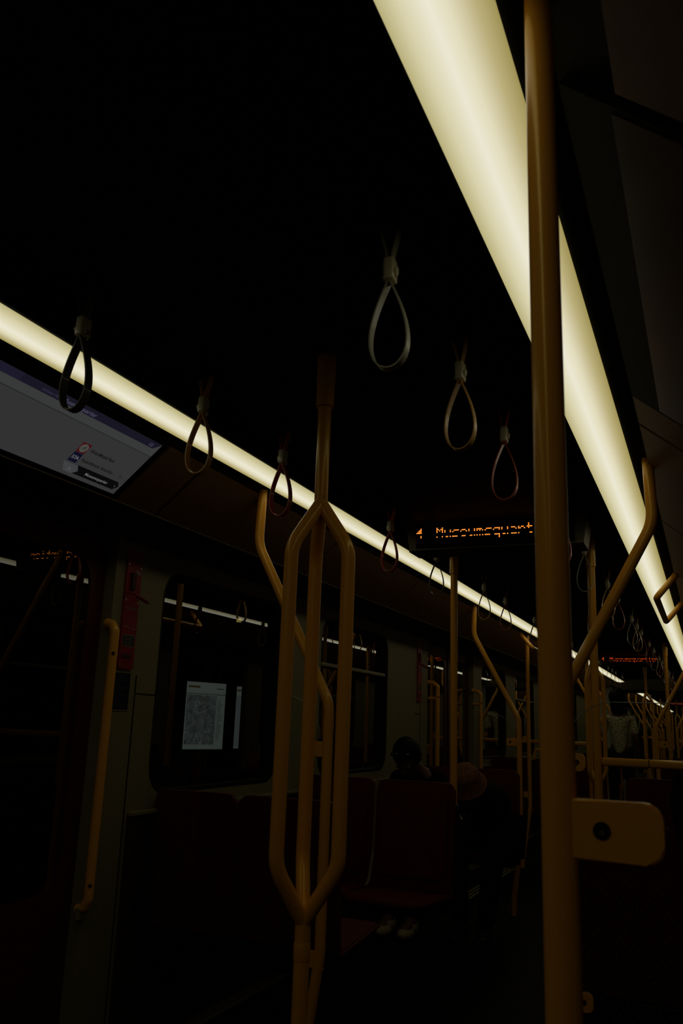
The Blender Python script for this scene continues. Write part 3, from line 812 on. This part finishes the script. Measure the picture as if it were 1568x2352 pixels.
# ------------------------------------------------------------------ station outside the left windows
tag(obj('floor_platform', bx(-7.2, -1.35, -4, 30, -.12, -.02), OUT), kind='structure')
tag(obj('wall_station', bx(-7.3, -7.2, -4, 30, -.12, 3.6), OUT), kind='structure')
tag(obj('ceiling_station', bx(-7.2, -2.2, -4, 30, 3.5, 3.6), OUT), kind='structure')
def map_mat():
    m = bpy.data.materials.new('city_map'); m.use_nodes = True; nt = m.node_tree; nt.nodes.clear()
    tc = nt.nodes.new('ShaderNodeTexCoord'); vo = nt.nodes.new('ShaderNodeTexVoronoi'); vo.feature = 'DISTANCE_TO_EDGE'; vo.inputs['Scale'].default_value = 11
    r = nt.nodes.new('ShaderNodeValToRGB'); r.color_ramp.elements[0].position = .0; r.color_ramp.elements[1].position = .05
    r.color_ramp.elements[0].color = (*lin((52, 56, 53)), 1); r.color_ramp.elements[1].color = (*lin((36, 37, 37)), 1)
    no = nt.nodes.new('ShaderNodeTexNoise'); no.inputs['Scale'].default_value = 9
    mx = nt.nodes.new('ShaderNodeMix'); mx.data_type = 'RGBA'; mx.blend_type = 'MULTIPLY'; mx.inputs[0].default_value = .8
    r2 = nt.nodes.new('ShaderNodeValToRGB'); r2.color_ramp.elements[0].position = .35; r2.color_ramp.elements[1].position = .6
    r2.color_ramp.elements[0].color = (.45, .45, .42, 1); r2.color_ramp.elements[1].color = (1, 1, 1, 1)
    e = nt.nodes.new('ShaderNodeEmission'); o = nt.nodes.new('ShaderNodeOutputMaterial')
    nt.links.new(tc.outputs['Object'], vo.inputs['Vector']); nt.links.new(tc.outputs['Object'], no.inputs['Vector'])
    nt.links.new(vo.outputs['Distance'], r.inputs[0]); nt.links.new(no.outputs['Fac'], r2.inputs[0])
    nt.links.new(r.outputs[0], mx.inputs[6]); nt.links.new(r2.outputs[0], mx.inputs[7]); nt.links.new(mx.outputs[2], e.inputs[0]); e.inputs[1].default_value = 1.35
    nt.links.new(e.outputs[0], o.inputs[0]); return m
MAPM = map_mat(); PAPER = emit('lit_paper', lin((50, 53, 49)), 1.25); PAPER2 = emit('lit_paper_dim', lin((44, 45, 46)), 1.25)
INK = emit('poster_ink', lin((22, 23, 22)), 1); INKO = emit('poster_ink_ochre', lin((34, 26, 10)), 1)
def lightbox(x0, y0, x1, y1, zb, zt, label, full=True):
    d = Vector((x1-x0, y1-y0, 0)); W_ = d.length; rz = math.atan2(d.y, d.x)
    r = empty('poster_stand', (x0, y0, -.02), label, 'poster', None, rz)
    h0, h1 = zb+.02, zt+.02
    obj('case', bx(-.04, W_+.04, .012, .10, h0-.05, h1+.04, bev=.01), OUT, r)
    for x in (.0, W_-.04): obj('leg', bx(x, x+.04, .03, .08, 0, h0-.05), OUT, r)
    obj('lit_paper', bx(0, W_, 0, .012, h0, h1), PAPER, r)
    H_ = h1-h0
    hb = h1-.175*H_
    if full:
        obj('divider_line', bx(0, W_, -.003, 0, hb-.006, hb+.002), INK, r)
        obj('map_area', bx(.01, W_*.76, -.004, 0, h0+.07*H_, hb-.02), MAPM, r)
        bm = bmesh.new()
        for k in range(26):
            z = hb-.10*H_-k*.021*H_*1.1; box(bm, W_*.80, W_*(.86+.09*random.random()), -.003, 0, z, z+.006)
        obj('legend_lines', bm, INK, r)
        obj('title_print', bx(.02, W_*.32, -.003, 0, h1-.082, h1-.052), INKO, r)
        obj('subtitle_print', bx(W_*.76, W_*.95, -.003, 0, h1-.090, h1-.076), INK, r)
    else:
        obj('tint_area', bx(.0, W_, -.003, 0, h0+.02, hb-.02), PAPER2, r)
        obj('divider_line', bx(0, W_, -.004, 0, hb-.006, hb+.002), INK, r)
        obj('title_print', bx(0, W_*.9, -.004, 0, h1-.075, h1-.045), INKO, r)
    return r
lightbox(-6.02, 10.42, -5.80, 11.12, .745, 1.685, 'lit city map poster on the platform seen through the near window')
lightbox(-5.835, 11.52, -5.805, 11.60, .75, 1.67, 'narrow sliver of a second lit poster right of the map poster', False)
r = empty('station_lamp', (-5.51, 10.9, 3.5), 'tiny glowing station sign above the posters outside', 'lamp')
obj('suspension_rod', cyl((0, 0, -.86), (0, 0, 0), .01, 8), OUT, r)
obj('sign_box', bx(-.05, .05, -.02, .02, -.93, -.86, bev=.005), OUT, r)
obj('lit_face', bx(-.042, .042, -.024, -.02, -.922, -.868), emit('lamp_ochre', lin((120, 104, 52)), 1), r)

# ------------------------------------------------------------------ people
def skin_mesh(name, joints, bones, m, parent, sub=2, extra=None, voxel=None):
    me = bpy.data.meshes.new(name); names = list(joints); idx = {n: i for i, n in enumerate(names)}
    me.from_pydata([joints[n][0] for n in names], [(idx[a], idx[b]) for a, b in bones], [])
    o = bpy.data.objects.new(name, me); COL.objects.link(o)
    sm = o.modifiers.new('s', 'SKIN'); sm.branch_smoothing = .6
    if not me.skin_vertices: 
        bpy.context.view_layer.objects.active = o
    lay = me.skin_vertices[0].data
    for n in names:
        rr = joints[n][1]; lay[idx[n]].radius = (rr, rr) if not isinstance(rr, tuple) else rr
    lay[0].use_root = True
    ss = o.modifiers.new('u', 'SUBSURF'); ss.levels = sub; ss.render_levels = sub
    dg = bpy.context.evaluated_depsgraph_get(); nm = bpy.data.meshes.new_from_object(o.evaluated_get(dg))
    bpy.data.objects.remove(o)
    bm = bmesh.new(); bm.from_mesh(nm)
    if extra: extra(bm)
    me2 = bpy.data.meshes.new(name); bm.to_mesh(me2); bm.free()
    o2 = bpy.data.objects.new(name, me2); COL.objects.link(o2)
    if voxel:
        rm = o2.modifiers.new('r', 'REMESH'); rm.mode = 'VOXEL'; rm.voxel_size = voxel
        sm2 = o2.modifiers.new('sm', 'SMOOTH'); sm2.iterations = 3; sm2.factor = .5
        dg = bpy.context.evaluated_depsgraph_get(); me3 = bpy.data.meshes.new_from_object(o2.evaluated_get(dg)); bpy.data.objects.remove(o2)
        bm = bmesh.new(); bm.from_mesh(me3); left = set(bm.verts); best = set()      # keep the one connected body surface
        while left:
            st = [left.pop()]; comp = set(st)
            while st:
                for e in st.pop().link_edges:
                    for q in e.verts:
                        if q not in comp: comp.add(q); st.append(q)
            left -= comp
            if len(comp) > len(best): best = comp
        bmesh.ops.delete(bm, geom=[q for q in bm.verts if q not in best], context='VERTS'); bm.to_mesh(me3); bm.free()
        o2 = bpy.data.objects.new(name, me3); COL.objects.link(o2); me2 = me3
    me2.materials.clear(); me2.materials.append(m)
    for p in me2.polygons: p.use_smooth = True
    o2.parent = parent; return o2
def ell(bm, c, r, rot=None, seg=20):
    mt = Matrix.Translation(Vector(c)) @ (rot.to_4x4() if rot else Matrix.Identity(4)) @ Matrix.Diagonal((*r, 1))
    bmesh.ops.create_uvsphere(bm, u_segments=seg, v_segments=seg//2+2, radius=1, matrix=mt)
def person(loc, rz, pose, label, shirt, trousers, hair='short', hat=False, lean=0.0, tilt=0.0, slump=0.0, shoe=None, patterned=False):
    r = empty('person', loc, label, 'person', None, rz)
    # local frame: person faces -y
    V = Vector
    if pose == 'stand':
        hip, kn, an = .92, .49, .08
        chest, neck, head = V((0, 0, 1.30)), V((0, .005, 1.47)), V((0, -.015, 1.60))
        J = {'pelvis': (V((0, 0, .95)), .125), 'waist': (V((0, 0, 1.08)), .115), 'chest': (chest, (.15, .115)), 'ub': (V((0, 0, 1.385)), (.11, .082)), 'neck': (neck, .052), 'head': (head, .07)}
        B = [('pelvis', 'waist'), ('waist', 'chest'), ('chest', 'ub'), ('ub', 'neck'), ('neck', 'head')]
        for s, q in ((-1, 'l'), (1, 'r')):
            J['h'+q] = (V((s*.09, 0, .88)), .09); J['k'+q] = (V((s*.10, -.01, .49)), .055); J['a'+q] = (V((s*.105, .02, .09)), .038); J['t'+q] = (V((s*.115, -.14, .04)), .032)
            J['s'+q] = (V((s*.175, 0, 1.385)), .055); J['e'+q] = (V((s*.225, .03, 1.10)), .038); J['w'+q] = (V((s*.235, -.04, .86)), .026); J['p'+q] = (V((s*.235, -.06, .79)), (.032, .018))
            B += [('pelvis', 'h'+q), ('h'+q, 'k'+q), ('k'+q, 'a'+q), ('a'+q, 't'+q), ('ub', 's'+q), ('s'+q, 'e'+q), ('e'+q, 'w'+q), ('w'+q, 'p'+q)]
    else:
        L = lean
        chest = V((0, -.18-L*.20, .88-L*.10)); neck = V((0, -.20-L*.42, 1.03-L*.22)); head = V((0, -.235-L*.52, 1.115-L*.27))
        chest.z -= slump*.5; neck.z -= slump; head.z -= slump*1.15
        ub = chest.lerp(neck, .6)
        J = {'pelvis': (V((0, -.14, .56)), .125), 'waist': (V((0, -.14-L*.06, .70)), .12), 'chest': (chest, (.15, .12)), 'ub': (ub, (.108, .085)), 'neck': (neck, .052), 'head': (head, .07)}
        B = [('pelvis', 'waist'), ('waist', 'chest'), ('chest', 'ub'), ('ub', 'neck'), ('neck', 'head')]
        for s, q in ((-1, 'l'), (1, 'r')):
            J['h'+q] = (V((s*.10, -.22, .54)), .085); J['k'+q] = (V((s*.12, -.60, .52)), .058); J['a'+q] = (V((s*.070, -.62, .09)), .040); J['t'+q] = (V((s*.075, -.77, .04)), .032)
            sh = ub+V((s*.165, .01, -.01)); el_ = V((s*.155, -.30-L*.22, .74-L*.03)); wr = V((s*.09, -.50, .69)); pm = V((s*.045, -.55, .70))
            sh.x *= .88; J['s'+q] = (sh, .052); J['e'+q] = (el_, .036); J['w'+q] = (wr, .026); J['p'+q] = (pm, (.030, .018))
            B += [('pelvis', 'h'+q), ('h'+q, 'k'+q), ('k'+q, 'a'+q), ('a'+q, 't'+q), ('ub', 's'+q), ('s'+q, 'e'+q), ('e'+q, 'w'+q), ('w'+q, 'p'+q)]
    hd = (head-neck).normalized()
    rot = Matrix.Rotation(lean*.9+tilt, 3, 'X') if lean else Matrix.Identity(3)
    hc = head+rot @ V((0, -.005, .055))
    def ex(bm):
        ell(bm, hc, (.074, .092, .112), rot); ell(bm, hc+rot @ V((0, -.045, -.055)), (.052, .050, .055), rot)
        ell(bm, hc+rot @ V((0, -.096, -.018)), (.013, .018, .026), rot)
        for s in (-1, 1):
            ell(bm, hc+rot @ V((s*.076, .008, -.015)), (.010, .018, .030), rot); ell(bm, hc+rot @ V((s*.03, -.083, .022)), (.020, .012, .008), rot)
        ell(bm, hc+rot @ V((0, -.088, -.058)), (.024, .012, .008), rot)
        for s, q in ((-1, 'l'), (1, 'r')):
            pm = J['p'+q][0]; w_ = J['w'+q][0]; d = (pm-w_).normalized(); sidev = d.cross(V((0, 0, 1))) if pose != 'stand' else V((0, 1, 0))
            sidev = sidev.normalized() if sidev.length > .1 else V((1, 0, 0)); cu = d.cross(sidev)
            if cu.dot(V((-s, 0, 0))) < 0 and pose == 'stand': cu = -cu
            ell(bm, pm+d*.01, (.034, .034, .034) if False else (.03, .03, .036))
            for k in range(4):
                b0 = pm+d*.025+sidev*(.027-.018*k)
                ln = (.034, .040, .038, .030)[k]
                tube(bm, [b0, b0+d*ln*.8, b0+d*ln*1.35+cu*.012, b0+d*ln*1.45+cu*.028], .0085, seg=8, radii=[.0105, .0100, .0095, .0088])
            b0 = pm+sidev*.030-d*.01
            tube(bm, [b0, b0+sidev*.018+d*.02, b0+sidev*.016+d*.045+cu*.01], .010, seg=8, radii=[.012, .011, .009])
    skin_mesh('body', J, B, SKIN, r, 2, ex, .0065)
    # clothes
    JT = {k: (v[0], (v[1]+.018 if not isinstance(v[1], tuple) else (v[1][0]+.022, v[1][1]+.018))) for k, v in J.items()}
    top = {k: JT[k] for k in ('waist', 'pelvis', 'chest', 'ub')}
    top['ub'] = (J['ub'][0], (.155, .122)); top['col'] = (J['ub'][0].lerp(J['neck'][0], .78), .073)
    if patterned: top['pelvis'] = (J['pelvis'][0], .15)
    BT = [('waist', 'pelvis'), ('waist', 'chest'), ('chest', 'ub'), ('ub', 'col')]
    if patterned:
        for sx, q in ((-1, 'm'), (1, 'n')): top['hem'+q] = (V((sx*.065, 0, .83)), .125); BT.append(('pelvis', 'hem'+q))
    for q in 'lr':
        top['s'+q] = (J['s'+q][0], .068)
        e_ = J['e'+q][0]; sh = J['s'+q][0]
        if patterned: top['e'+q] = (sh.lerp(e_, .85), .060); BT += [('ub', 's'+q), ('s'+q, 'e'+q)]
        else:
            top['e'+q] = (e_, .052); top['w'+q] = (e_.lerp(J['w'+q][0], .9), .038); BT += [('ub', 's'+q), ('s'+q, 'e'+q), ('e'+q, 'w'+q)]
    skin_mesh('shirt', top, BT, shirt, r, 2)
    tr = {'pelvis': (J['pelvis'][0], .135)}; BR = []
    for q in 'lr':
        tr['h'+q] = (J['h'+q][0], .105); tr['k'+q] = (J['k'+q][0], .075); tr['a'+q] = (J['a'+q][0]+V((0, 0, -.01)), .052)
        BR += [('pelvis', 'h'+q), ('h'+q, 'k'+q), ('k'+q, 'a'+q)]
    skin_mesh('trousers', tr, BR, trousers, r, 2)
    for q in 'lr':
        a = J['a'+q][0]
        bm = bmesh.new()
        ell(bm, a+V((0, .005, -.035)), (.040, .05, .050)); ell(bm, a+V((.003, -.10, -.052)), (.044, .085, .036)); ell(bm, a+V((.003, -.04, -.035)), (.040, .08, .045))
        for v in bm.verts: v.co.z = max(v.co.z, .004)
        sh_ = obj('shoe', bm, shoe or BLK, r, smooth=True)
        if shoe:
            lb = bmesh.new()
            for k in range(5):
                t = k/4; y = a.y-.05-.07*t; z = a.z+.014-.030*t
                tube(lb, [(a.x-.026, y, z-.010), (a.x, y-.006, z), (a.x+.028, y, z-.010)], .0028, seg=6)
            obj('laces', lb, RUB, sh_)
    bm = bmesh.new()
    if hair == 'bushy':
        ell(bm, hc+rot @ V((0, .025, .015)), (.118, .118, .125), rot, 28); ell(bm, hc+rot @ V((0, .06, -.09)), (.100, .075, .11), rot); ell(bm, hc+rot @ V((0, .055, -.15)), (.095, .065, .09), rot)
        for v in bm.verts: v.co += (v.co-hc).normalized()*random.uniform(-.006, .010)
    else:
        ell(bm, hc+rot @ V((0, .014, .020)), (.086, .100, .108), rot, 24); ell(bm, hc+rot @ V((0, .045, -.04)), (.072, .058, .075), rot)
        keep = rot.inverted()
        dele = [v for v in bm.verts if (keep @ (v.co-hc)).y < -.055 and (keep @ (v.co-hc)).z < .045]
        bmesh.ops.delete(bm, geom=dele, context='VERTS')
    obj('hair', bm, HAIR, r, smooth=True)
    return r, hc, rot
def shirt_mat():
    m = mat('patterned_shirt', (.30, .26, .14), .8, spec=.1); nt = m.node_tree; b = nt.nodes['Principled BSDF']
    tc = nt.nodes.new('ShaderNodeTexCoord'); v = nt.nodes.new('ShaderNodeTexVoronoi'); v.feature = 'DISTANCE_TO_EDGE'; v.inputs['Scale'].default_value = 22
    r = nt.nodes.new('ShaderNodeValToRGB'); r.color_ramp.elements[0].position = .02; r.color_ramp.elements[1].position = .12
    r.color_ramp.elements[0].color = (.25, .22, .12, 1); r.color_ramp.elements[1].color = (.68, .61, .37, 1)
    nt.links.new(tc.outputs['Object'], v.inputs['Vector']); nt.links.new(v.outputs['Distance'], r.inputs[0]); nt.links.new(r.outputs[0], b.inputs['Base Color']); return m
person((-.350, 12.62, 0), R(180), 'stand', 'person standing far down the aisle with bushy black hair and pale patterned shirt, back turned', shirt_mat(), JEAN, 'bushy', patterned=True)
SNK = mat('sneaker_beige', (.42, .34, .20), .6)
p2, hc2, rot2 = person((-.880, 5.70, 0), R(-3), 'sit', 'person in black on the window seat, dark hair, beige sneakers, head bowed', CLOTHK, CLOTHK, 'short', lean=.52, tilt=.5, shoe=SNK)
sg = bmesh.new()
for s in (-1, 1): ell(sg, hc2+rot2 @ Vector((s*.036, -.055, .105)), (.030, .012, .018), rot2)
tube(sg, [hc2+rot2 @ Vector((-.012, -.062, .108)), hc2+rot2 @ Vector((.012, -.062, .108))], .003, seg=6)
obj('sunglasses', sg, mat('lens_black', (.003, .003, .003), .06, spec=1), p2, smooth=True)
p3, hc3, rot3 = person((-.455, 5.74, 0), R(-3), 'sit', 'person in a brimmed hat bent forward on the aisle seat', CLOTHK, CLOTHK, 'short', lean=.85, slump=.06)
HATM = mat('hat_cloth', (.20, .085, .045), .85, spec=.05, noise=.3, nscale=60)
bm = lathe(bmesh.new(), [(.116, .0), (.118, .004), (.093, .026), (.088, .08), (.074, .110), (.02, .118)], seg=28)
for v in bm.verts: v.co = hc3+rot3 @ (v.co+Vector((0, .005, .015)))
obj('hat', bm, HATM, p3, smooth=True, angle=70)
nk = bmesh.new()
for k in range(2): tube(nk, [hc3+Vector((-.05+.05*k, -.02, -.14-.02*k)), hc3+Vector((-.02+.05*k, -.04, -.175+.03*k))], .0035, seg=6)
obj('necklace', nk, MET, p3)
person((.800, 5.62, 0), 0, 'sit', 'person in black seated right of the aisle at the picture edge', CLOTHK, CLOTHK, 'short', lean=.05)
